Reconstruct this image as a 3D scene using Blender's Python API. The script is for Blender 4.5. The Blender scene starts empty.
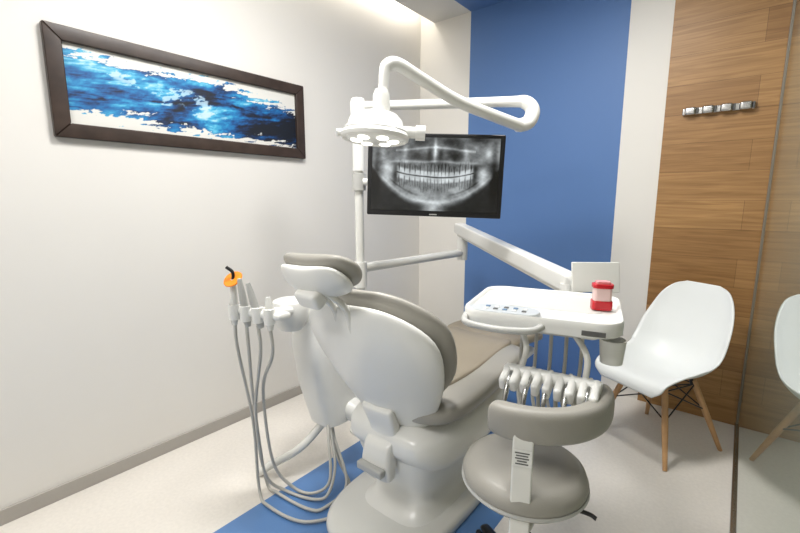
import bpy, bmesh, math, random
import numpy as np
from mathutils import Vector, Matrix, Euler
random.seed(4)
sc=bpy.context.scene
try:
    sc.view_settings.view_transform='Standard'
except Exception: pass
V=Vector
def lin(c):
    return tuple(((x/255)/12.92 if x/255<=.04045 else ((x/255+.055)/1.055)**2.4) for x in c)+(1,)
# ---------------- materials
def mat(name,c,rough=.5,metal=0,spec=.5,bump=0,bscale=40,var=0,vscale=6,emit=0,coat=0,trans=0):
    m=bpy.data.materials.new(name); m.use_nodes=True
    nt=m.node_tree; b=nt.nodes['Principled BSDF']; L=nt.links
    col=lin(c); b.inputs['Base Color'].default_value=col
    b.inputs['Roughness'].default_value=rough; b.inputs['Metallic'].default_value=metal
    b.inputs['Specular IOR Level'].default_value=spec
    b.inputs['Coat Weight'].default_value=coat
    b.inputs['Transmission Weight'].default_value=trans
    if emit:
        b.inputs['Emission Color'].default_value=col; b.inputs['Emission Strength'].default_value=emit
    tc=nt.nodes.new('ShaderNodeTexCoord')
    if bump:
        n=nt.nodes.new('ShaderNodeTexNoise'); n.inputs['Scale'].default_value=bscale; n.inputs['Detail'].default_value=3
        L.new(tc.outputs['Object'],n.inputs['Vector'])
        bp=nt.nodes.new('ShaderNodeBump'); bp.inputs['Strength'].default_value=bump; bp.inputs['Distance'].default_value=.002
        L.new(n.outputs['Fac'],bp.inputs['Height']); L.new(bp.outputs['Normal'],b.inputs['Normal'])
    if var:
        n=nt.nodes.new('ShaderNodeTexNoise'); n.inputs['Scale'].default_value=vscale; n.inputs['Detail'].default_value=4
        L.new(tc.outputs['Object'],n.inputs['Vector'])
        r=nt.nodes.new('ShaderNodeValToRGB')
        r.color_ramp.elements[0].position=.3; r.color_ramp.elements[1].position=.7
        r.color_ramp.elements[0].color=tuple(x*(1-var) for x in col[:3])+(1,)
        r.color_ramp.elements[1].color=tuple(min(1,x*(1+var)) for x in col[:3])+(1,)
        L.new(n.outputs['Fac'],r.inputs['Fac']); L.new(r.outputs['Color'],b.inputs['Base Color'])
    return m
def stripe_mat(name,base,blue,x0,x1,rough,var=.03,vscale=90,bump=.05):
    m=mat(name,base,rough,var=var,vscale=vscale,bump=bump,bscale=60)
    nt=m.node_tree; L=nt.links; b=nt.nodes['Principled BSDF']
    src=b.inputs['Base Color'].links[0].from_socket
    g=nt.nodes.new('ShaderNodeNewGeometry'); s=nt.nodes.new('ShaderNodeSeparateXYZ'); L.new(g.outputs['Position'],s.inputs[0])
    a=nt.nodes.new('ShaderNodeMath'); a.operation='GREATER_THAN'; a.inputs[1].default_value=x0; L.new(s.outputs['X'],a.inputs[0])
    c=nt.nodes.new('ShaderNodeMath'); c.operation='LESS_THAN'; c.inputs[1].default_value=x1; L.new(s.outputs['X'],c.inputs[0])
    d=nt.nodes.new('ShaderNodeMath'); d.operation='MULTIPLY'; L.new(a.outputs[0],d.inputs[0]); L.new(c.outputs[0],d.inputs[1])
    mx=nt.nodes.new('ShaderNodeMixRGB'); L.new(d.outputs[0],mx.inputs['Fac']); L.new(src,mx.inputs['Color1'])
    mx.inputs['Color2'].default_value=lin(blue); L.new(mx.outputs['Color'],b.inputs['Base Color'])
    return m
def wood_mat(name):
    m=mat(name,(160,118,72),.45); nt=m.node_tree; L=nt.links; b=nt.nodes['Principled BSDF']
    g=nt.nodes.new('ShaderNodeNewGeometry'); s=nt.nodes.new('ShaderNodeSeparateXYZ'); L.new(g.outputs['Position'],s.inputs[0])
    cb=nt.nodes.new('ShaderNodeCombineXYZ'); L.new(s.outputs['X'],cb.inputs['X']); L.new(s.outputs['Z'],cb.inputs['Y'])
    br=nt.nodes.new('ShaderNodeTexBrick'); L.new(cb.outputs[0],br.inputs['Vector'])
    br.inputs['Scale'].default_value=1; br.inputs['Brick Width'].default_value=.95; br.inputs['Row Height'].default_value=.155
    br.inputs['Mortar Size'].default_value=.0009; br.inputs['Mortar Smooth'].default_value=.3
    br.inputs['Color1'].default_value=lin((180,138,86)); br.inputs['Color2'].default_value=lin((156,115,67)); br.inputs['Mortar'].default_value=lin((108,78,44))
    mp=nt.nodes.new('ShaderNodeMapping'); mp.inputs['Scale'].default_value=(2.2,38,1); L.new(cb.outputs[0],mp.inputs['Vector'])
    n=nt.nodes.new('ShaderNodeTexNoise'); n.inputs['Scale'].default_value=1.6; n.inputs['Detail'].default_value=6; n.inputs['Distortion'].default_value=.9
    L.new(mp.outputs[0],n.inputs['Vector'])
    r=nt.nodes.new('ShaderNodeValToRGB'); r.color_ramp.elements[0].position=.3; r.color_ramp.elements[1].position=.7
    r.color_ramp.elements[0].color=(.56,.50,.42,1); r.color_ramp.elements[1].color=(1,1,1,1); L.new(n.outputs['Fac'],r.inputs['Fac'])
    mx=nt.nodes.new('ShaderNodeMixRGB'); mx.blend_type='MULTIPLY'; mx.inputs['Fac'].default_value=.82
    L.new(br.outputs['Color'],mx.inputs['Color1']); L.new(r.outputs['Color'],mx.inputs['Color2']); L.new(mx.outputs['Color'],b.inputs['Base Color'])
    return m
def glass_mat(name,tint=(.80,.87,.84),k=.04):
    m=bpy.data.materials.new(name); m.use_nodes=True; nt=m.node_tree; nt.nodes.clear(); L=nt.links
    o=nt.nodes.new('ShaderNodeOutputMaterial'); t=nt.nodes.new('ShaderNodeBsdfTransparent'); t.inputs[0].default_value=tint+(1,)
    g=nt.nodes.new('ShaderNodeBsdfGlossy'); g.inputs['Roughness'].default_value=.01; g.inputs['Color'].default_value=(.9,.93,.92,1)
    lw=nt.nodes.new('ShaderNodeLayerWeight'); lw.inputs['Blend'].default_value=.5
    p=nt.nodes.new('ShaderNodeMath'); p.operation='POWER'; p.inputs[1].default_value=4; L.new(lw.outputs['Facing'],p.inputs[0])
    q=nt.nodes.new('ShaderNodeMath'); q.operation='MULTIPLY_ADD'; q.inputs[1].default_value=1-k; q.inputs[2].default_value=k; L.new(p.outputs[0],q.inputs[0])
    mx=nt.nodes.new('ShaderNodeMixShader'); L.new(q.outputs[0],mx.inputs[0]); L.new(t.outputs[0],mx.inputs[1]); L.new(g.outputs[0],mx.inputs[2])
    L.new(mx.outputs[0],o.inputs[0]); return m
def vcol_mat(name,emit=0,rough=.5):
    m=mat(name,(255,255,255),rough); nt=m.node_tree; b=nt.nodes['Principled BSDF']
    a=nt.nodes.new('ShaderNodeAttribute'); a.attribute_name='Col'
    if emit:
        b.inputs['Base Color'].default_value=(.01,.01,.01,1)
        nt.links.new(a.outputs['Color'],b.inputs['Emission Color']); b.inputs['Emission Strength'].default_value=emit
    else: nt.links.new(a.outputs['Color'],b.inputs['Base Color'])
    return m
BLUE=(84,120,174)
WHITE=mat('white_plastic',(230,230,226),.3,coat=.2,var=.015,vscale=4)
WHITE2=mat('white_enamel',(224,224,219),.25,coat=.3,var=.015,vscale=4)
GREY=mat('taupe_upholstery',(154,151,143),.42,bump=.25,bscale=300,var=.04,vscale=5)
WARMLIT=mat('upholstery_warm_lit',(148,138,121),.45,bump=.25,bscale=300,var=.05,vscale=5)  # upholstery with the warm light on its top put into the colour
DKGREY=mat('dark_grey_plastic',(90,90,88),.45,var=.04)
LTGREY=mat('light_grey_plastic',(184,184,180),.4,var=.03)
BLACK=mat('black_plastic',(18,18,20),.35,var=.05)
HOSE=mat('grey_hose',(188,186,179),.4,var=.03,vscale=10)
CHROME=mat('brushed_metal',(190,190,188),.25,metal=1,var=.05,vscale=30)
RED=mat('red_plastic',(190,24,36),.35,var=.04)
ORANGE=mat('orange_shield',(240,140,30),.3,var=.04)
FRAME=mat('dark_walnut_frame',(58,46,40),.35,var=.25,vscale=18)
SHELLW=mat('white_polypropylene',(232,235,234),.38,var=.01)
BEECH=mat('beech_wood',(190,148,104),.45,var=.12,vscale=20)
WOOD=wood_mat('oak_planks')
KEYB=mat('key_blue',(90,120,150),.4,var=.02)
# ---------------- geometry helpers
def root(name,loc=(0,0,0)):
    e=bpy.data.objects.new(name,None); e.location=loc; e.empty_display_size=.1
    sc.collection.objects.link(e); return e
def finish(name,bm,m,parent=None,smooth=True,wn=False,sub=0,sharp=None):
    bmesh.ops.recalc_face_normals(bm,faces=bm.faces)
    me=bpy.data.meshes.new(name); bm.to_mesh(me); bm.free()
    me.materials.append(m)
    for p in me.polygons: p.use_smooth=smooth
    o=bpy.data.objects.new(name,me); sc.collection.objects.link(o)
    if smooth and sharp: me.set_sharp_from_angle(angle=math.radians(sharp))
    if sub:
        s=o.modifiers.new('s','SUBSURF'); s.levels=sub; s.render_levels=sub
    if wn: o.modifiers.new('w','WEIGHTED_NORMAL')
    if parent:
        o.parent=parent; o.matrix_parent_inverse=Matrix.Translation(parent.location).inverted()
    return o
def xf(loc,rot=(0,0,0)):
    return Matrix.Translation(loc)@Euler([math.radians(a) for a in rot]).to_matrix().to_4x4()
def box(name,size,loc,m,parent=None,rot=(0,0,0),bev=.004,seg=3,mx=None,taper=1):
    bm=bmesh.new(); bmesh.ops.create_cube(bm,size=1)
    for v in bm.verts:
        t=taper if v.co.z<0 else 1
        v.co=V((v.co.x*size[0]*t,v.co.y*size[1]*t,v.co.z*size[2]))
    if bev: bmesh.ops.bevel(bm,geom=bm.edges[:],offset=bev,segments=seg,profile=.5,affect='EDGES')
    bm.transform((mx or Matrix.Identity(4))@xf(loc,rot))
    return finish(name,bm,m,parent,smooth=bool(bev),wn=bool(bev))
def loft(name,rings,m,parent=None,sub=0,caps=True,sharp=50):
    bm=bmesh.new(); vs=[[bm.verts.new(p) for p in r] for r in rings]; n=len(rings[0])
    for a,b in zip(vs,vs[1:]):
        for i in range(n):
            bm.faces.new((a[i],a[(i+1)%n],b[(i+1)%n],b[i]))
    if caps: bm.faces.new(vs[0][::-1]); bm.faces.new(vs[-1])
    return finish(name,bm,m,parent,True,sub=sub,sharp=sharp)
def section(C,A,B,hw,ht,curv=0,e=2.6,n=32,ref=None):
    out=[]
    for i in range(n):
        a=2*math.pi*i/n; c,s=math.cos(a),math.sin(a)
        x=hw*math.copysign(abs(c)**(2/e),c); y=ht*math.copysign(abs(s)**(2/e),s)
        out.append(C+A*x+B*(y+curv*(x/(ref or hw or 1))**2))
    return out
def cr(p,t):
    n=len(p)-1; t=min(max(t,0),1)*n; i=min(int(t),n-1); f=t-i
    g=lambda k:p[min(max(k,0),n)]
    a,b,c,d=g(i-1),g(i),g(i+1),g(i+2)
    if i-1<0: a=b+(b-c)
    if i+2>n: d=c+(c-b)
    return .5*((2*b)+(c-a)*f+(2*a-5*b+4*c-d)*f*f+(3*b-a-3*c+d)*f**3)
def pad(name,keys,m,parent=None,N=30,e=2.6,endk=5,n=36,sharp=None,wk=None):
    """keys: (C,A,B,hw,ht,curv)"""
    Cs=[V(k[0]) for k in keys]; As=[V(k[1]) for k in keys]; Bs=[V(k[2]) for k in keys]
    hw=[k[3] for k in keys]; ht=[k[4] for k in keys]; cv=[k[5] for k in keys]; rings=[]
    for i in range(N+1):
        t=.5-.5*math.cos(math.pi*i/N); s=abs(2*t-1)
        f=max((1-s**endk),0)**(1/endk); f=max(f,.03)
        fw=max((1-s**(wk or endk*2)),0)**(1/(wk or endk*2)); fw=max(fw,.03)
        w=cr(hw,t)
        rings.append(section(cr(Cs,t),cr(As,t).normalized(),cr(Bs,t).normalized(),w*fw,cr(ht,t)*f,cr(cv,t)*fw*fw,e,n))
    return loft(name,rings,m,parent,sharp=sharp)
def tube(name,pts,r,m,parent=None,smooth=True,n=12,res=8,sharp=50):
    pts=[V(p) for p in pts]; rs=r if isinstance(r,(list,tuple)) else [r]*len(pts)
    if smooth and len(pts)>2:
        N=res*(len(pts)-1); P=[cr(pts,i/N) for i in range(N+1)]; R=[max(.0005,cr(list(rs),i/N)) for i in range(N+1)]
    else: P=pts; R=list(rs)
    T=[(P[min(i+1,len(P)-1)]-P[max(i-1,0)]).normalized() for i in range(len(P))]
    up=V((0,0,1)) if abs(T[0].z)<.9 else V((1,0,0)); A=T[0].cross(up).normalized(); rings=[]
    for p,t,rr in zip(P,T,R):
        A=(A-t*A.dot(t)).normalized(); B=t.cross(A)
        rings.append([p+A*rr*math.cos(2*math.pi*k/n)+B*rr*math.sin(2*math.pi*k/n) for k in range(n)])
    return loft(name,rings,m,parent,sharp=sharp)
def lathe(name,prof,m,parent=None,mx=None,n=40,sharp=35,sx=1,sy=1):
    mx=mx or Matrix.Identity(4)
    rings=[[mx@V((r*math.cos(2*math.pi*k/n)*sx,r*math.sin(2*math.pi*k/n)*sy,z)) for k in range(n)] for r,z in prof]
    return loft(name,rings,m,parent,sharp=sharp)
def slab(name,pts,z0,z1,m,parent=None,mx=None,bev=.006,seg=3):
    bm=bmesh.new(); a=[bm.verts.new((x,y,z0)) for x,y in pts]; b=[bm.verts.new((x,y,z1)) for x,y in pts]; n=len(pts)
    bm.faces.new(a[::-1]); bm.faces.new(b)
    for i in range(n): bm.faces.new((a[i],a[(i+1)%n],b[(i+1)%n],b[i]))
    if bev:
        es=[e for e in bm.edges if abs(e.verts[0].co.z-e.verts[1].co.z)<1e-6]
        bmesh.ops.bevel(bm,geom=es,offset=bev,segments=seg,profile=.5,affect='EDGES')
    bm.transform(mx or Matrix.Identity(4)); return finish(name,bm,m,parent,True,wn=True,sharp=40)
def rrect(w,h,r,n=6,e=None):
    out=[]
    for cx,cy,a0 in ((w/2-r,h/2-r,0),(-w/2+r,h/2-r,90),(-w/2+r,-h/2+r,180),(w/2-r,-h/2+r,270)):
        for i in range(n+1):
            a=math.radians(a0+90*i/n); out.append((cx+r*math.cos(a),cy+r*math.sin(a)))
    return out
def gridcol(name,fn,w,h,nx,ny,m,parent,mx):
    """flat picture surface (x,z plane, facing -y) with per-vertex procedural colour"""
    xs=np.linspace(0,1,nx); ys=np.linspace(0,1,ny); U,Vv=np.meshgrid(xs,ys)
    col=fn(U,Vv)  # ny,nx,3 sRGB 0..1
    l=np.where(col<=.04045,col/12.92,((np.clip(col,0,1)+.055)/1.055)**2.4)
    verts=[mx@V(((u-.5)*w,0,(v-.5)*h)) for u,v in zip(U.ravel(),Vv.ravel())]
    faces=[(j*nx+i,j*nx+i+1,(j+1)*nx+i+1,(j+1)*nx+i) for j in range(ny-1) for i in range(nx-1)]
    me=bpy.data.meshes.new(name); me.from_pydata(verts,[],faces)
    a=me.color_attributes.new('Col','FLOAT_COLOR','POINT')
    a.data.foreach_set('color',np.concatenate([l.reshape(-1,3),np.ones((nx*ny,1))],1).ravel())
    me.materials.append(m); o=bpy.data.objects.new(name,me); sc.collection.objects.link(o)
    o.parent=parent; o.matrix_parent_inverse=Matrix.Translation(parent.location).inverted(); return o
TB=np.random.RandomState(7).rand(256,256)
def vn(x,y,s=0):
    x=x+s*17.3+50; y=y+s*9.1+50
    xi=np.floor(x).astype(int); yi=np.floor(y).astype(int); fx=x-xi; fy=y-yi
    fx=fx*fx*(3-2*fx); fy=fy*fy*(3-2*fy); g=lambda a,b:TB[a%256,b%256]
    return (g(xi,yi)*(1-fx)+g(xi+1,yi)*fx)*(1-fy)+(g(xi,yi+1)*(1-fx)+g(xi+1,yi+1)*fx)*fy
def fbm(x,y,o=5,s=0):
    r=0;a=.5;t=0
    for i in range(o): r=r+a*vn(x*2**i,y*2**i,s+i); t+=a; a*=.55
    return r/t
def ss(a,b,x):
    t=np.clip((x-a)/(b-a),0,1); return t*t*(3-2*t)
# ---------------- ROOM
LX,BY,RX,FY,H=-2.12,2.88,.09,-1.5,2.58
CX=1.7
WALLM=mat('wall_paint_white',(225,222,216),.6,bump=.08,bscale=120,var=.01,vscale=3)
wallb=stripe_mat('wall_paint_stripe',(225,222,216),BLUE,-1.67,-.62,.55,.01,3)
floorm=stripe_mat('floor_vinyl',(220,215,207),(90,130,182),-1.44,-.62,.28,.04,70)
ceilm=stripe_mat('ceiling_paint',(214,212,208),BLUE,-1.67,-.62,.6,.01,3)
box('floor',(CX-LX+.2,BY-FY+.2,.1),((CX+LX)/2,(BY+FY)/2,-.05),floorm,bev=0)
box('wall_left',(.1,BY-FY+.2,H+.3),(LX-.05,(BY+FY)/2,(H+.3)/2-.0),WALLM,bev=0)
box('wall_back',(CX-LX,.1,H+.3),((CX+LX)/2,BY+.05,(H+.3)/2),wallb,bev=0)
box('wall_rear',(CX-LX,.1,H+.3),((CX+LX)/2,FY-.05,(H+.3)/2),WALLM,bev=0)
box('wall_corridor',(.1,BY-FY+.2,H+.3),(CX+.05,(BY+FY)/2,(H+.3)/2),mat('corridor_paint',(165,150,130),.6,var=.02),bev=0)
box('ceiling',(CX-(LX+.13),BY-FY,.12),((CX+LX+.13)/2,(BY+FY)/2,H+.06),ceilm,bev=0)
box('ceiling_cove',(.16,BY-FY,.03),(LX+.07,(BY+FY)/2,H+.165),WALLM,bev=0)
LED=mat('led_strip_glow',(255,248,236),.5,emit=9)
box('ceiling_led_strip',(.05,BY-FY-.1,.012),(LX+.06,(BY+FY)/2,H+.14),LED,bev=0)
box('wood_wall_panel',(.49,.014,H),(-.155,BY-.007,H/2),WOOD,bev=.001,seg=1)
BB=mat('grey_baseboard',(168,163,156),.45,var=.03)
box('baseboard_left',(.012,BY-FY,.062),(LX+.006,(BY+FY)/2,.031),BB,bev=.002,seg=2)
box('baseboard_back',(.45,.012,.05),(LX+.235,BY-.006,.025),BB,bev=.002,seg=2)
g=root('glass_partition',(RX,1.4,0))
bm=bmesh.new(); vs=[bm.verts.new(p) for p in ((RX,BY-.01,.02),(RX,-.9,.02),(RX,-.9,H-.01),(RX,BY-.01,H-.01))]; bm.faces.new(vs)
finish('glass_pane',bm,glass_mat('partition_glass'),g,smooth=False)
box('floor_channel',(.02,BY+.9,.02),(RX,(BY-.9)/2,.01),CHROME,g,bev=.002,seg=1)
box('wall_channel',(.012,.016,H-.02),(RX,BY-.023,H/2),mat('glass_gasket',(120,112,98),.4,var=.03),g,bev=.002,seg=1)
# ---------------- PAINTING
p=root('framed_painting',(LX+.02,1.08,1.697))
Y0,Y1,Z0,Z1=.473,1.68,1.487,1.904; fw=.056; cy,cz=(Y0+Y1)/2,(Z0+Z1)/2
fm=Matrix.Translation((LX,cy,cz))@Matrix.Rotation(math.radians(90),4,'Z')  # local x->+Y, local -y -> +X
W_,H_=Y1-Y0,Z1-Z0
def framebar(nm,pts):
    bm=bmesh.new(); a=[bm.verts.new((x,-.001,z)) for x,z in pts]; b=[bm.verts.new((x,-.03,z)) for x,z in pts]
    bm.faces.new(a); bm.faces.new(b[::-1])
    for i in range(4): bm.faces.new((a[i],b[i],b[(i+1)%4],a[(i+1)%4]))
    bmesh.ops.bevel(bm,geom=bm.edges[:],offset=.003,segments=2,affect='EDGES'); bm.transform(fm); finish(nm,bm,FRAME,p,wn=True)
w2,h2=W_/2,H_/2
framebar('frame_top',[(-w2,h2),(w2,h2),(w2-fw,h2-fw),(-w2+fw,h2-fw)])
framebar('frame_bottom',[(-w2,-h2),(w2,-h2),(w2-fw,-h2+fw),(-w2+fw,-h2+fw)])
framebar('frame_left',[(-w2,-h2),(-w2,h2),(-w2+fw,h2-fw),(-w2+fw,-h2+fw)])
framebar('frame_right',[(w2,-h2),(w2,h2),(w2-fw,h2-fw),(w2-fw,-h2+fw)])
def paint(u,v):
    wob=fbm(u*2.5,v*2.5,4,5)
    fine=fbm(u*60+5*wob,v*26-u*20,4,41)
    st=fbm(u*9+v*2,v*24-u*9+4*fbm(u*2.5,v*3,3,9),5,2)      # brush streaks
    top=.89-.04*np.sin(u*5)-.22*ss(.50,1.0,u); bot=.15-.13*ss(.50,.75,u)+.05*np.sin(u*8+1)
    rag=(st-.5)*.42+(fine-.5)*.22
    m=ss(-.01,.02,(top-v)+rag)*ss(-.01,.02,(v-bot)+rag*.8)
    t=fbm(u*3.5+2.0*wob,v*3.0-u*2.2+2.4*wob,6,1)+.40*(st-.5)+.16*(fine-.5)
    # wave back sweeping down to the right with a foaming curl in the middle
    d1=v-(.80-.75*(u-.08)); crest=np.exp(-(d1/.11)**2)*ss(.02,.15,u)*ss(.75,.5,u)
    ang=np.arctan2((v-.42)*.36,(u-.45)); rr=np.sqrt(((v-.42)*.36)**2+(u-.45)**2)
    curl=np.exp(-((rr-.055-.018*ang)/.022)**2)*ss(-2.6,-1.2,ang)
    t=t+.10*crest+.10*curl-.17*ss(.52,.95,u)*ss(.80,.3,v)-.04-.05*ss(.2,.0,u)
    c=np.zeros(u.shape+(3,))
    stops=[(.28,(5,14,28)),(.37,(6,36,74)),(.46,(10,80,140)),(.56,(20,118,176)),(.66,(66,166,204)),(.78,(186,220,232))]
    for k in range(3): c[...,k]=np.interp(t,[s[0] for s in stops],[s[1][k]/255 for s in stops])
    fo=.6*fbm(u*18+3*wob,v*16-u*8,5,21)+.4*fine
    foam=ss(.55,.62,fo+.10*crest+.12*curl-.03)*ss(.35,.85,crest+curl+.35*(st-.35))
    for k,wv in enumerate((.74,.83,.87)):
        c[...,k]=c[...,k]*(1-foam*.8)+wv*foam*.8
        c[...,k]=c[...,k]*m+(.86,.855,.83)[k]*(1-m)
    return c
gridcol('canvas',paint,W_-2*fw+.004,H_-2*fw+.004,620,180,vcol_mat('wave_painting'),p,fm@Matrix.Translation((0,-.012,0)))
# ---------------- COAT RACK
c=root('coat_rack',(-.16,BY-.04,1.72))
box('rack_bar',(.31,.018,.036),(-.16,BY-.024,1.716),CHROME,c,bev=.006)
for i in range(4):
    x=-.16+(i-1.5)*.078
    box('hook_%d'%(i+1),(.054,.026,.042),(x,BY-.042,1.716),CHROME,c,bev=.012,seg=4)
    box('hook_gap_%d'%(i+1),(.008,.03,.030),(x+.031,BY-.036,1.716),DKGREY,c,bev=.002)
# ---------------- DENTAL CHAIR
D=root('dental_chair',(-.95,1.3,0)); CXc=-.955
X=V((1,0,0)); Z=V((0,0,1))
Hh=V((CXc+.005,1.16,.41)); a=V((-.055,-.41,.912)).normalized(); nrm=V((0,.912,.41)).normalized(); L_=.585
XB=V((1,.03,.05)).normalized()
def bk(t,off): return Hh+a*L_*t+nrm*off
pad('backrest_shell',[(bk(-.08,-.01),XB,nrm,.12,.025,.02),(bk(.12,-.02),XB,nrm,.185,.032,.04),(bk(.40,-.03),XB,nrm,.26,.04,.06),(bk(.70,-.03),XB,nrm,.29,.04,.06),(bk(.95,-.02),XB,nrm,.225,.03,.04)],WHITE,D,endk=3,e=2.3,wk=3.4)
pad('backrest_cushion',[(bk(.12,.045),XB,nrm,.16,.03,.02),(bk(.26,.045),XB,nrm,.22,.036,.05),(bk(.46,.04),XB,nrm,.278,.036,.06),(bk(.74,.04),XB,nrm,.296,.036,.055),(bk(.99,.035),XB,nrm,.22,.03,.04)],GREY,D,endk=3,e=2.6,wk=3.4)
hc=V((-1.018,.842,1.004)); hA=V((0,-.75,.66)).normalized(); hN=V((0,.66,.75)).normalized()
pad('headrest_cushion',[(hc-hA*.08+hN*.025,XB,hN,.118,.03,.012),(hc+hN*.027,XB,hN,.152,.036,.018),(hc+hA*.08+hN*.025,XB,hN,.128,.03,.012)],GREY,D,endk=2.6,e=2.4)
pad('headrest_shell',[(hc-hA*.075-hN*.012,XB,hN,.108,.025,.016),(hc-hN*.02,XB,hN,.142,.032,.02),(hc+hA*.075-hN*.012,XB,hN,.118,.025,.016)],WHITE,D,endk=2.4,e=2.2)
for s in (-1,1):
    tube('headrest_post_%d'%((s+3)//2),[hc+X*s*.03-hN*.03,bk(.96,-.035)+X*(s*.03),bk(.80,-.045)+X*(s*.03)],.011,WHITE2,D)
box('headrest_knuckle',(.10,.05,.06),hc-hN*.06-hA*.02,WHITE,D,rot=(30,0,0),bev=.015)
pad('seat_cushion',[((CXc,1.10,.49),X,Z,.20,.045,.0),((CXc,1.22,.48),X,Z,.262,.058,.03),((CXc,1.45,.485),X,Z,.28,.066,.055),((CXc,1.66,.51),X,Z,.275,.064,.05),((CXc,1.86,.525),X,Z,.24,.05,.02)],GREY,D,endk=4,e=3,wk=6)
pad('seat_lit_top',[((CXc-.02,1.2,.525),X,Z,.17,.03,.02),((CXc-.02,1.45,.528),X,Z,.20,.035,.035),((CXc-.02,1.7,.55),X,Z,.20,.035,.03),((CXc-.02,1.88,.55),X,Z,.18,.03,.02)],WARMLIT,D,endk=4,e=3,wk=6)  # added pad, its colour stands for the warm-lit top of the seat
pad('legrest_cushion',[((CXc-.02,1.80,.535),X,Z,.215,.045,.02),((CXc-.02,2.02,.53),X,Z,.215,.045,.02),((CXc-.02,2.25,.49),X,Z,.20,.04,.01)],WARMLIT,D,endk=5,e=3,wk=6)
pad('legrest_shell',[((CXc,1.66,.45),X,Z,.19,.03,0),((CXc,1.95,.455),X,Z,.18,.03,0),((CXc,2.2,.43),X,Z,.15,.025,0)],WHITE,D,endk=5,e=3)
pad('seat_pan',[((CXc,1.06,.37),X,Z,.17,.06,0),((CXc,1.2,.35),X,Z,.23,.10,0),((CXc,1.5,.36),X,Z,.245,.10,0),((CXc,1.80,.42),X,Z,.20,.05,0)],WHITE,D,endk=4,e=3.4)
pad('backrest_bracket',[(bk(.24,-.06),X,nrm,.075,.022,0),(bk(.05,-.065),X,nrm,.062,.028,0),(V((CXc,1.065,.36)),X,V((0,1,.15)),.062,.035,0),(V((CXc,1.05,.24)),X,V((0,1,0)),.075,.035,0)],WHITE,D,endk=6,e=3.4)
box('bracket_bumper',(.12,.03,.03),(CXc,1.012,.285),LTGREY,D,bev=.008)
rings=[]
for z,hx,hy,yy in ((.34,.21,.27,1.36),(.28,.20,.25,1.34),(.20,.175,.22,1.34),(.12,.145,.18,1.34),(.07,.15,.2,1.34),(.045,.17,.26,1.34)):
    rings.append(section(V((CXc,yy,z)),X,V((0,1,0)),hx,hy,0,4,32))
loft('pedestal',rings,WHITE,D,sharp=60)
rings=[]
for z,k in ((0,.98),(.015,1.0),(.035,.99),(.048,.94)):
    rings.append(section(V((CXc-.015,1.33,z)),X,V((0,1,0)),.245*k,.43*k,0,3,48))
loft('base_plate',rings,WHITE2,D,sharp=60)
# ---------------- DENTAL UNIT COLUMN
U=root('dental_unit_column',(-1.45,1.25,0))
rings=[]
for z,hx,hy,xx,yy in ((.225,.05,.06,-1.41,1.26),(.235,.085,.10,-1.41,1.25),(.42,.105,.12,-1.43,1.23),(.60,.108,.13,-1.44,1.22),(.80,.098,.12,-1.45,1.22),(.84,.08,.10,-1.45,1.22),(.85,.04,.06,-1.45,1.22)):
    rings.append(section(V((xx,yy,z)),X,V((0,1,0)),hx,hy,0,3.4,32))
loft('column_body',rings,WHITE,U,sharp=60)
pad('column_link',[((-1.40,1.27,.30),V((0,1,0)),Z,.05,.05,0),((-1.2,1.32,.25),V((0,1,0)),Z,.05,.045,0),((-1.02,1.36,.22),V((0,1,0)),Z,.05,.045,0)],WHITE2,U,endk=8)
lathe('spittoon_body',[(.0,-.08),(.045,-.075),(.068,-.04),(.075,.02),(.07,.045),(.06,.05),(.05,.03),(.0,.02)],WHITE,U,mx=xf((-1.415,1.03,.79)))
tube('spittoon_link',[(-1.415,1.03,.78),(-1.43,1.12,.78),(-1.44,1.2,.76)],.035,WHITE,U)
tube('floor_drain_pipe',[(-1.41,1.22,.25),(-1.45,1.08,.14),(-1.56,.98,.05),(-1.60,.96,.012)],.018,WHITE2,U)
# ---- assistant holder
A_=root('assistant_instrument_holder',(-1.38,.85,.8)); SH=V((.045,.018,.002))
pad('holder_arm',[((-1.42,1.1,.80),X,Z,.03,.02,0),(V((-1.41,.95,.81))+SH,X,Z,.026,.018,0),(V((-1.39,.84,.83))+SH,X,Z,.03,.02,0)],WHITE,A_,endk=8)
pad('holder_bar',[(V((-1.48,.80,.84))+SH,V((0,1,0)),Z,.028,.016,0),(V((-1.40,.815,.838))+SH,V((0,1,0)),Z,.032,.018,0),(V((-1.27,.85,.835))+SH,V((0,1,0)),Z,.028,.016,0)],WHITE,A_,endk=8)
tops=[]
for i in range(4):
    bx=V((-1.47+.052*i,.80+.015*i,.835))+SH; tilt=[V((.08,-.02,.95)),V((-.04,-.10,.95)),V((-.14,-.16,.93)),V((-.05,.0,1))][i].normalized()
    b0=bx-V((0,.03,0))
    lathe('cup_%d'%(i+1),[(.012,-.03),(.019,-.028),(.021,.028),(.0185,.03),(.014,.02),(.013,-.02)],WHITE,A_,mx=Matrix.Translation(b0))
    hl=(.125,.13,.12,.07)[i]
    tube('handpiece_%d'%(i+1),[b0-tilt*.05,b0-tilt*.02,b0+tilt*hl*.5,b0+tilt*hl],[.010,.014,.013,.008],[WHITE2,LTGREY,LTGREY,WHITE2][i],A_)
    tops.append((b0,b0+tilt*hl))
t0=tops[0][1]
lathe('light_shield',[(.0,-.003),(.034,-.003),(.036,0),(.034,.003),(.0,.003)],ORANGE,A_,mx=xf(t0,(38,-16,39)))
tube('light_tip',[t0-V((0,0,.01)),t0+V((.0,-.0,.025)),t0+V((-.015,-.015,.045))],.006,BLACK,A_)
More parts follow.
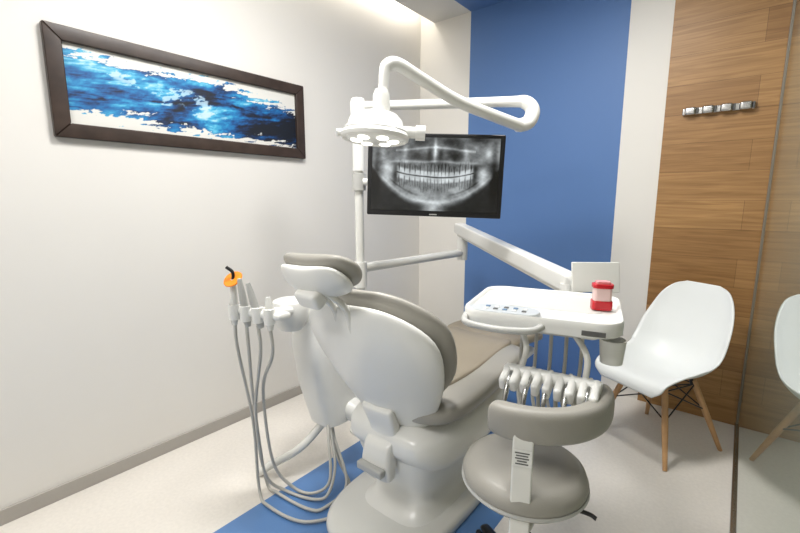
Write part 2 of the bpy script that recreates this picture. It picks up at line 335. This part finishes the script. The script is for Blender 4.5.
ends=[[(-1.48,.87,.35),(-1.48,.88,.03),(-1.38,.86,.012),(-1.20,.90,.012),(-1.12,1.05,.012),(-1.22,1.16,.012),(-1.32,1.18,.10),(-1.38,1.2,.26)],
 [(-1.45,.86,.45),(-1.49,.92,.05),(-1.42,.93,.012),(-1.25,.95,.012),(-1.2,1.0,.012),(-1.22,1.14,.03),(-1.35,1.19,.18),(-1.39,1.22,.26)],
 [(-1.44,.86,.40),(-1.46,.90,.10),(-1.40,.96,.014),(-1.27,1.0,.014),(-1.235,1.05,.03),(-1.28,1.13,.12),(-1.39,1.18,.28)],
 [(-1.41,.88,.50),(-1.43,.92,.16),(-1.38,.98,.03),(-1.3,1.02,.016),(-1.26,1.08,.06),(-1.33,1.14,.2),(-1.38,1.18,.3)]]
for i,e in enumerate(ends):
    b0=tops[i][0]; tube('hose_%d'%(i+1),[b0-V((0,0,.04)),b0-V((.01,-.01,.15))]+e,.0065,HOSE,A_,n=8)
# ---------------- POLE
P0=root('equipment_pole',(-1.5,1.53,0))
px,py=-1.50,1.53
tube('pole_shaft',[(px,py,.0),(px,py,1.66)],.022,WHITE2,P0,n=20)
tube('pole_sleeve',[(px,py,1.385),(px,py,1.52)],.03,WHITE,P0,n=20)
tube('pole_collar',[(px,py,.80),(px,py,.93)],.034,WHITE,P0,n=20)
lathe('pole_foot',[(0,0),(.07,0),(.07,.012),(.03,.02),(0,.02)],WHITE2,P0,mx=xf((px,py,0)))
O=root('dental_operating_light',(-1.5,1.53,1.69))
lathe('arm_bearing_cap',[(0,-.05),(.036,-.05),(.038,.02),(.03,.04),(0,.045)],WHITE,O,mx=xf((px,py,1.685)))
tube('upper_arm',[(px,py,1.69),(-1.2,1.77,1.70),(-.93,1.985,1.71),(-.865,2.03,1.705),(-.835,2.045,1.665),(-.845,2.02,1.61),(-.875,1.96,1.59)],[.022,.023,.025,.032,.034,.034,.029],WHITE,O,n=20,res=10)
tube('spring_arm',[(-.862,1.985,1.59),(-.905,1.79,1.613),(-.955,1.55,1.645),(-.99,1.34,1.695),(-1.01,1.24,1.722),(-1.025,1.20,1.715),(-1.03,1.185,1.68),(-1.032,1.18,1.54)],[.028,.026,.024,.023,.023,.022,.019,.017],WHITE,O,n=20,res=10)
Rv=V((.777,.629,0))
LM=Matrix.Translation((-1.045,1.152,1.488))@Matrix.Rotation(math.radians(-6),4,Rv)@Matrix.Rotation(math.radians(36),4,'Z')@Matrix.Rotation(math.radians(4),4,'Y')@Matrix.Scale(.96,4)
lathe('lamp_housing',[(0,.070),(.045,.068),(.078,.058),(.098,.038),(.106,.012),(.12,-.006),(.128,-.020),(.125,-.032),(.118,-.036),(.110,-.030),(0,-.026)],WHITE,O,mx=LM,sy=.85)
lathe('lamp_band',[(.107,.012),(.110,.010),(.121,-.004),(.1,-.004)],LTGREY,O,mx=LM,sy=.85)
lathe('lamp_neck',[(0,.0),(.03,.0),(.03,.08),(.022,.1),(0,.1)],WHITE2,O,mx=xf((-1.035,1.175,1.53)))
LENS=mat('lamp_lens',(255,252,244),.2,emit=1.6)
lathe('lamp_cover_glass',[(0,-.040),(.06,-.039),(.095,-.034),(.108,-.028),(0,-.026)],mat('lamp_reflector',(205,205,200),.2,var=.03,emit=.25),O,mx=LM,sy=.85)
for i in range(6):
    an=i*math.pi/3
    lathe('lamp_lens_%d'%(i+1),[(0,-.043),(.018,-.0425),(.023,-.039),(.023,-.028),(0,-.028)],LENS,O,mx=LM@Matrix.Translation((.068*math.cos(an),.056*math.sin(an),0)),n=20)
tube('lamp_handle_mount',[LM@V((.09,0,0)),LM@V((.165,0,.0))],.02,WHITE2,O,n=16)
tube('lamp_handle_knob',[LM@V((.15,0,0)),LM@V((.185,0,.0))],.026,WHITE,O,n=16)
tube('lamp_handle_left',[LM@V((-.10,0,-.01)),LM@V((-.14,-.02,-.02))],.013,WHITE,O,n=16)
# ---------------- MONITOR
Mo=root('computer_monitor',(-1.135,1.653,1.35))
MM=xf((-1.133,1.656,1.354),(0,0,34))@xf((0,0,0),(0,1.8,0))
box('monitor_case',(.625,.035,.375),(0,0,0),BLACK,Mo,mx=MM,bev=.006)
box('monitor_back',(.40,.04,.24),(0,.03,0),BLACK,Mo,mx=MM,bev=.012)
box('monitor_badge',(.035,.001,.005),(0,-.018,-.178),LTGREY,Mo,mx=MM,bev=0)
def xray(u,v):
    x=(u-.5)*2; y=(v-.5)*1.16
    x=x+.02*(fbm(u*4,v*4,3,51)-.5); y=y+.05*(fbm(u*4,v*4,3,61)-.5); ax=abs(x)
    G=lambda cx,cy,sx,sy: np.exp(-((ax-cx)/sx)**2-((y-cy)/sy)**2)
    n=fbm(u*6,v*4.5,5,3); n2=fbm(u*26,v*18,4,13)
    b=.42+.46*(n-.5)+.26*(n2-.5)
    ym=-.46+.62*ax**2.4
    low=ss(.0,.09,ym-y); b=b*(1-low*.70*ss(.08,.28,ax))
    b-=.30*G(.30,.29,.13,.07); b-=.34*G(.085,.31,.04,.09); b-=.34*G(.25,.52,.15,.08); b-=.28*G(.66,.56,.16,.07)
    b+=.36*G(.0,.38,.026,.20)
    b+=.24*np.exp(-((y-(.43-.10*ax))/.020)**2)*(ax<.62); b+=.22*np.exp(-((y-(.205-.02*ax))/.022)**2)*ss(.78,.6,ax)
    b+=.28*G(.47,.34,.045,.12); b+=.18*G(.55,.22,.12,.05)
    b+=.32*G(.83,.34,.055,.10); b+=.24*G(.76,.06,.08,.22); b-=.34*G(.62,-.02,.045,.18); b-=.34*G(.94,-.04,.06,.28)
    b+=.24*G(.97,.30,.04,.3)
    body=ss(-.01,.06,y-ym)*ss(.10,-.02,y-.17*x*x)*ss(.86,.74,ax); b+=.18*body
    b+=.18*np.exp(-((y-ym-.02)/.030)**2)*ss(.92,.78,ax)
    b-=.16*np.exp(-((y-ym-.12)/.018)**2)*ss(.2,.3,ax)*ss(.75,.65,ax)
    b+=.30*np.exp(-(ax/.15)**2)*ss(-.30,-.50,y)
    yt=-.045+.24*x*x
    ph=np.where(ax<.22,ax/.055,4+(ax-.22)/.085); ki=np.floor(ph); f=ph-ki; dd=np.abs(f-.5)*2
    jit=TB[(ki+np.where(x>0,20,0)).astype(int)%256,3]
    for sgn,ln in ((1,.205),(-1,.215)):
        h=(y-yt)*sgn-.006; L1=ln*(.75+.45*jit); k=np.clip(h/L1,0,1)
        wdt=.98-.62*k
        tooth=ss(wdt+.18,wdt-.18,dd)*ss(0,.012,h)*ss(L1,L1*.7,h)*ss(.62,.56,ax)
        crown=ss(.10,.06,h); val=.50+.32*crown-.18*np.exp(-(dd/.28)**2)*(1-crown)+.20*(n2-.5)+.12*(jit-.5)
        b=b*(1-.68*tooth)+.68*tooth*val*1.15
        halo=ss(wdt-.02,wdt+.1,dd)*ss(0,.03,h)*ss(L1*1.05,L1*.8,h)*ss(.62,.56,ax); b-=.14*halo
    b-=.30*np.exp(-((y-yt)/.007)**2)*(ax<.60)
    b=np.clip(b,0.02,.95)**1.12
    edge=(u>.004)&(u<.996)&(v>.006)&(v<.994)
    b=b*edge
    return np.stack([b*.96,b*.99,b],-1)
gridcol('screen',xray,.585,.335,400,230,vcol_mat('xray_screen',emit=1.0,rough=.15),Mo,MM@Matrix.Translation((0,-.0185,.004)))
tube('monitor_arm',[MM@V((0,.05,-.02)),MM@V((-.15,.09,-.02)),V((px+.03,py,1.33))],.018,WHITE2,Mo)
tube('monitor_collar',[(px,py,1.29),(px,py,1.37)],.034,LTGREY,Mo,n=20)
# ---------------- DELIVERY UNIT
T=root('dental_delivery_unit',(-.46,1.33,.9))
tube('lower_arm',[(px,py,.897),(-1.42,2.40,.897)],.024,WHITE2,T,n=16)
lathe('arm_elbow',[(0,-.06),(.034,-.06),(.036,.07),(.03,.085),(0,.09)],WHITE,T,mx=xf((-1.42,2.41,.91)))
e0,e1=V((-1.48,2.46,1.055)),V((-.47,1.62,.930)); ax_=(e1-e0).normalized(); sd=ax_.cross(Z).normalized(); upv=sd.cross(ax_)
if upv.z<0: upv=-upv
pad('balance_arm',[(e0,sd,upv,.032,.036,0),(e0.lerp(e1,.5),sd,upv,.032,.035,0),(e1,sd,upv,.032,.036,0)],WHITE,T,e=8,endk=24)
pad('balance_arm_lower_link',[(e0-upv*.043+ax_*.02,sd,upv,.016,.010,0),(e1-upv*.043-ax_*.02,sd,upv,.016,.010,0)],WHITE2,T,e=5,endk=20)
tube('tray_pivot',[(-.49,1.63,.93),(-.49,1.63,.85)],.032,WHITE,T,n=20)
tube('tray_neck',[(-.49,1.63,.865),(-.48,1.5,.86),(-.47,1.38,.86)],.024,WHITE,T)
TM=xf((-.475,1.335,.91),(0,0,14))
out=rrect(.45,.40,.07,8)
slab('tray_body',out,-.036,-.004,WHITE,T,TM,bev=.012,seg=4)
rim=[]
for sc_,z in ((1.0,-.02),(1.005,0),(.99,.008),(.955,.006),(.94,-.006)):
    rim.append([TM@V((x*sc_,y*sc_,z)) for x,y in out])
loft('tray_rim',rim,WHITE,T,caps=False,sharp=60)
slab('instrument_mat',rrect(.30,.22,.03),-.006,-.002,mat('pale_tray_mat',(206,205,200),.4,var=.02),T,TM@Matrix.Translation((.02,.06,0)),bev=.001,seg=1)
slab('control_panel',rrect(.21,.09,.042),-.004,.010,mat('panel_grey',(190,194,196),.35,var=.02),T,TM@Matrix.Translation((-.10,-.150,0)),bev=.004)
for i in range(10):
    box('button_%d'%(i+1),(.014,.012,.004),(-.165+.028*(i%5)+.014,-.165+.026*(i//5),.011),[WHITE2,DKGREY,KEYB][i%3],T,mx=TM,bev=.002,seg=2)
tube('front_handle',[TM@V((-.215,-.16,-.018)),TM@V((-.195,-.225,-.024)),TM@V((-.10,-.25,-.026)),TM@V((-.01,-.235,-.024)),TM@V((.02,-.19,-.018))],.010,LTGREY,T)
box('nameplate',(.06,.004,.014),(.15,-.2015,-.021),DKGREY,T,mx=TM,bev=.001,seg=1)
box('under_box',(.30,.22,.05),(.02,.04,-.06),WHITE,T,mx=TM,bev=.02)
box('tray_back_panel',(.17,.008,.11),(-.395,1.62,.967),WHITE2,T,rot=(-12,0,36),bev=.003)
tube('panel_stem',[(-.43,1.60,.92),(-.46,1.52,.88)],.008,CHROME,T)
lathe('cup_holder',[(0,-.035),(.03,-.035),(.036,.035),(.033,.036),(.028,-.025),(0,-.03)],WHITE,T,mx=xf((-.255,1.29,.815)),n=32)
tube('cup_holder_arm',[(-.27,1.31,.815),(-.31,1.33,.865)],.009,WHITE2,T)
HM=xf((-.385,1.165,.73),(0,0,8))
r3=HM.to_3x3()
pad('handpiece_rail',[(HM@V((-.135,.02,.0)),r3@V((0,1,-.35)).normalized(),r3@V((0,.35,1)).normalized(),.038,.02,0),(HM@V((.135,.02,.0)),r3@V((0,1,-.35)).normalized(),r3@V((0,.35,1)).normalized(),.038,.02,0)],WHITE,T,endk=12,e=3)
for i in range(9):
    x=-.122+i*.0305
    box('cradle_%d'%(i+1),(.022,.085,.042),(x,-.022,-.003),WHITE,T,mx=HM,rot=(18,0,0),bev=.009)
for i in range(5):
    x=-.107+i*.053
    q=[HM@V((x,.0,.012)),HM@V((x,-.04,.0)),HM@V((x,-.07,-.03)),HM@V((x,-.08,-.065))]
    tube('drill_%d'%(i+1),q,[.006,.008,.007,.005],CHROME,T,n=12)
    tube('drill_head_%d'%(i+1),[q[-1]+V((0,.008,0)),q[-1]-V((0,.016,.004))],.007,[CHROME,BLACK][i%2],T,n=12)
    s=TM@V((-.08+i*.05,.10,-.08))
    tube('instrument_hose_%d'%(i+1),[s,s+V((.0,0,-.14)),s+V((0,-.01,-.28)),HM@V((x,.12,-.18)),HM@V((x,.085,-.04)),HM@V((x,.02,.02))],.0065,HOSE,T,n=8)
for s in (-1,1):
    tube('rail_bracket_%d'%((s+3)//2),[HM@V((.09*s,.03,.01)),HM@V((.085*s,.05,.08)),TM@V((.08*s,-.05,-.05))],.009,WHITE2,T)
# ---------------- SHARPS CONTAINER
S=root('sharps_container',(-.30,1.37,.9)); SM=xf((-.315,1.385,.9105),(0,0,25))
slab('bin_base',rrect(.058,.046,.01),0,.028,RED,S,SM,bev=.003)
slab('bin_body',rrect(.052,.040,.01),.028,.068,mat('clear_pink_plastic',(226,196,192),.2,var=.02),S,SM,bev=.002)
slab('bin_lid',rrect(.058,.046,.01),.068,.080,RED,S,SM,bev=.003)
slab('bin_flap',rrect(.04,.03,.006),.080,.088,mat('pink_flap',(226,150,150),.3,var=.02),S,SM,bev=.002)
# ---------------- STOOL
sx,sy=-.43,1.115
St=root('dental_stool',(sx,sy,0))
lathe('seat_pad',[(0,.505),(.10,.506),(.148,.502),(.170,.488),(.179,.464),(.175,.438),(.160,.424),(0,.42)],GREY,St,mx=xf((sx,sy,-.012)),sharp=None,n=56)
lathe('seat_piping',[(.175,.438),(.182,.446),(.180,.454),(.174,.451)],LTGREY,St,mx=xf((sx,sy,-.012)),n=56)
lathe('seat_plate',[(0,.40),(.13,.40),(.155,.425),(0,.425)],DKGREY,St,mx=xf((sx,sy,-.012)))
tube('gas_column',[(sx,sy,.08),(sx,sy,.39)],.025,CHROME,St,n=20)
tube('gas_cover',[(sx,sy,.07),(sx,sy,.24)],.035,BLACK,St,n=20)
for i in range(5):
    an=math.radians(72*i); d=V((math.cos(an),math.sin(an),0)); c0=V((sx,sy,0)); per=V((-d.y,d.x,0))
    pad('leg_%d'%(i+1),[(c0+d*.02+Z*.10,per,Z,.028,.022,0),(c0+d*.12+Z*.09,per,Z,.022,.016,0),(c0+d*.235+Z*.072,per,Z,.017,.012,0)],BLACK,St,N=14,endk=8)
    for s in (-1,1):
        mxc=Matrix.Translation(c0+d*.235+per*.014*s+Z*.027)@d.to_track_quat('X','Z').to_matrix().to_4x4()@Matrix.Rotation(math.pi/2,4,'X')
        lathe('caster_%d_%d'%(i+1,(s+3)//2),[(0,-.008),(.022,-.008),(.027,-.004),(.027,.004),(.022,.008),(0,.008)],BLACK,St,mx=mxc,n=20)
    tube('caster_stem_%d'%(i+1),[c0+d*.235+Z*.07,c0+d*.235+Z*.03],.006,BLACK,St,n=8)
ac=V((-.445,1.168,.0)); keys=[]
for k in range(9):
    an=math.radians(-97+k*(127/8)); d=V((math.cos(an),math.sin(an),0)); rr=.200
    keys.append((ac+d*rr+Z*.68,d,V((0,0,1)),.028,.046,0))
pad('backrest_pad',keys,GREY,St,N=44,e=3.2,endk=10,wk=10)
an=math.radians(-68); d=V((math.cos(an),math.sin(an),0)); bp=ac+d*.212
R3=Matrix.Rotation(an+math.pi/2,4,'Z')
box('back_support',(.052,.014,.32),(0,0,0),WHITE2,St,mx=Matrix.Translation(V((bp.x-.01,bp.y-.01,.51)))@R3,bev=.005)
tube('support_bend',[bp+V((-.01,-.005,.365)),bp+V((-.02,.0,.36)),V((sx+.05,sy-.08,.37)),V((sx,sy,.375))],.018,WHITE2,St)
LAB=Matrix.Translation(V((bp.x-.008,bp.y-.018,.60)))@R3
box('label_plate',(.048,.002,.045),(0,-.001,0),WHITE,St,mx=LAB,bev=0)
for i in range(5):
    box('label_line_%d'%(i+1),((.036,.030,.034,.024,.032)[i],.001,.003),(0,-.0025,.015-.0075*i),DKGREY,St,mx=LAB,bev=0)
tube('stool_lever',[(sx+.05,sy,.385),(sx+.17,sy+.03,.382),(sx+.2,sy+.03,.378)],.006,BLACK,St)
# ---------------- SHELL CHAIR
def shell_chair(name,cx,cy,ang):
    R=root(name,(cx,cy,0)); MX=Matrix.Translation((cx,cy,0))@Matrix.Rotation(math.radians(ang),4,'Z') # local +x forward
    K=[(.250,.345,.15),(.250,.378,.19),(.225,.405,.205),(.145,.400,.220),(.05,.378,.228),(-.05,.368,.233),(-.13,.395,.238),(-.185,.47,.241),(-.213,.56,.237),(-.236,.65,.220),(-.254,.735,.190),(-.264,.79,.145),(-.268,.815,.085)]
    prof=[V((k[0],0,k[1])) for k in K]; wd=[k[2] for k in K]
    lf=[-.0,.0,.012,.045,.08,.10,.11,.105,.09,.065,.045,.022,.005]
    nv,nu=48,26; bm=bmesh.new(); g=[]
    for j in range(nv+1):
        t=j/nv; P=cr(prof,t); T_=(cr(prof,min(t+.01,1))-cr(prof,max(t-.01,0))).normalized(); N_=V((T_.z,0,-T_.x))
        if N_.dot(V((.5,0,1)))<0: N_=-N_
        w=cr(wd,t); l=cr(lf,t); row=[]
        for i in range(nu+1):
            x=-1+2*i/nu; row.append(bm.verts.new(MX@(P+V((0,w*x*(1-.06*abs(x)**3),0))+N_*l*abs(x)**2.6)))
        g.append(row)
    for j in range(nv):
        for i in range(nu): bm.faces.new((g[j][i],g[j][i+1],g[j+1][i+1],g[j+1][i]))
    o=finish('seat_shell',bm,SHELLW,R); s=o.modifiers.new('so','SOLIDIFY'); s.thickness=.007; s.offset=0
    P_=lambda x,y,z: MX@V((x,y,z))
    tp,ft={}, {}
    for a_,b_ in ((1,1),(1,-1),(-1,1),(-1,-1)):
        tp[a_,b_]=V((.105*a_,.10*b_,.355)); ft[a_,b_]=V((.205*a_-.01,.20*b_,0.0))
        tube('leg_%d'%(1+(a_<0)*2+(b_<0)),[MX@tp[a_,b_],MX@tp[a_,b_].lerp(ft[a_,b_],.5),MX@ft[a_,b_]],[.014,.0145,.010],BEECH,R,n=14,smooth=False)
        tube('shell_mount_%d'%(1+(a_<0)*2+(b_<0)),[P_(.09*a_,.09*b_,.385),P_(.10*a_,.10*b_,.33)],.009,BLACK,R,n=10)
    at=lambda k,f: tp[k].lerp(ft[k],f)
    n_=0
    for k1,k2 in (((1,1),(1,-1)),((-1,1),(-1,-1)),((1,1),(-1,1)),((1,-1),(-1,-1))):
        for fa,fb in ((.06,.42),(.42,.06)):
            n_+=1; tube('strut_%d'%n_,[MX@at(k1,fa),MX@at(k2,fb)],.0035,BLACK,R,n=8)
        n_+=1; tube('strut_%d'%n_,[MX@at(k1,.06),MX@at(k2,.06)],.0035,BLACK,R,n=8)
    return R
shell_chair('molded_side_chair',-.248,2.425,242)
# ---------------- LIGHTS
PAN=mat('fill_panel_glow',(255,252,246),.5,emit=3)
def panel(name,x,y,w,h,power,col=(1,.98,.95)):  # added fill panels, out of view on the ceiling, to brighten the room
    r=root(name,(x,y,H)); box('panel_frame',(w+.04,h+.04,.012),(x,y,H-.006),WHITE2,r,bev=.003)
    box('panel_diffuser',(w,h,.004),(x,y,H-.013),PAN,r,bev=0)
    l=bpy.data.lights.new(name+'_lamp','AREA'); l.shape='RECTANGLE'; l.size=w; l.size_y=h; l.energy=power; l.color=col
    o=bpy.data.objects.new(name+'_lamp',l); o.location=(x,y,H-.03); sc.collection.objects.link(o)
    o.parent=r; o.matrix_parent_inverse=Matrix.Translation(r.location).inverted()
panel('ceiling_fill_panel',-1.10,.95,.4,.4,30)
panel('ceiling_fill_panel.001',-.55,1.7,.35,.35,18)
panel('ceiling_fill_panel.002',-.9,-.6,.6,.6,23)
l=bpy.data.lights.new('led_cove','AREA'); l.shape='RECTANGLE'; l.size=.05; l.size_y=4; l.energy=5; l.color=(1,.97,.92)
o=bpy.data.objects.new('led_cove_lamp',l); o.location=(LX+.06,.7,H+.12); sc.collection.objects.link(o)
l=bpy.data.lights.new('lamp_spot','SPOT'); l.energy=8; l.spot_size=math.radians(70); l.color=(1,.97,.92); l.shadow_soft_size=.08
o=bpy.data.objects.new('operating_lamp_beam',l); o.matrix_world=LM@Matrix.Translation((0,0,-.07)); sc.collection.objects.link(o)
w=bpy.data.worlds.new('World'); sc.world=w; w.use_nodes=True
w.node_tree.nodes['Background'].inputs[0].default_value=(.9,.93,1,1); w.node_tree.nodes['Background'].inputs[1].default_value=.25
# ---------------- CAMERA
cd=bpy.data.cameras.new('Camera'); cam=bpy.data.objects.new('Camera',cd); sc.collection.objects.link(cam)
cam.location=(0,0,1.25); cam.rotation_euler=(math.radians(90-9.17),0,math.radians(38.97))
cd.lens=18.95; cd.sensor_width=36; cd.clip_start=.02; sc.camera=cam
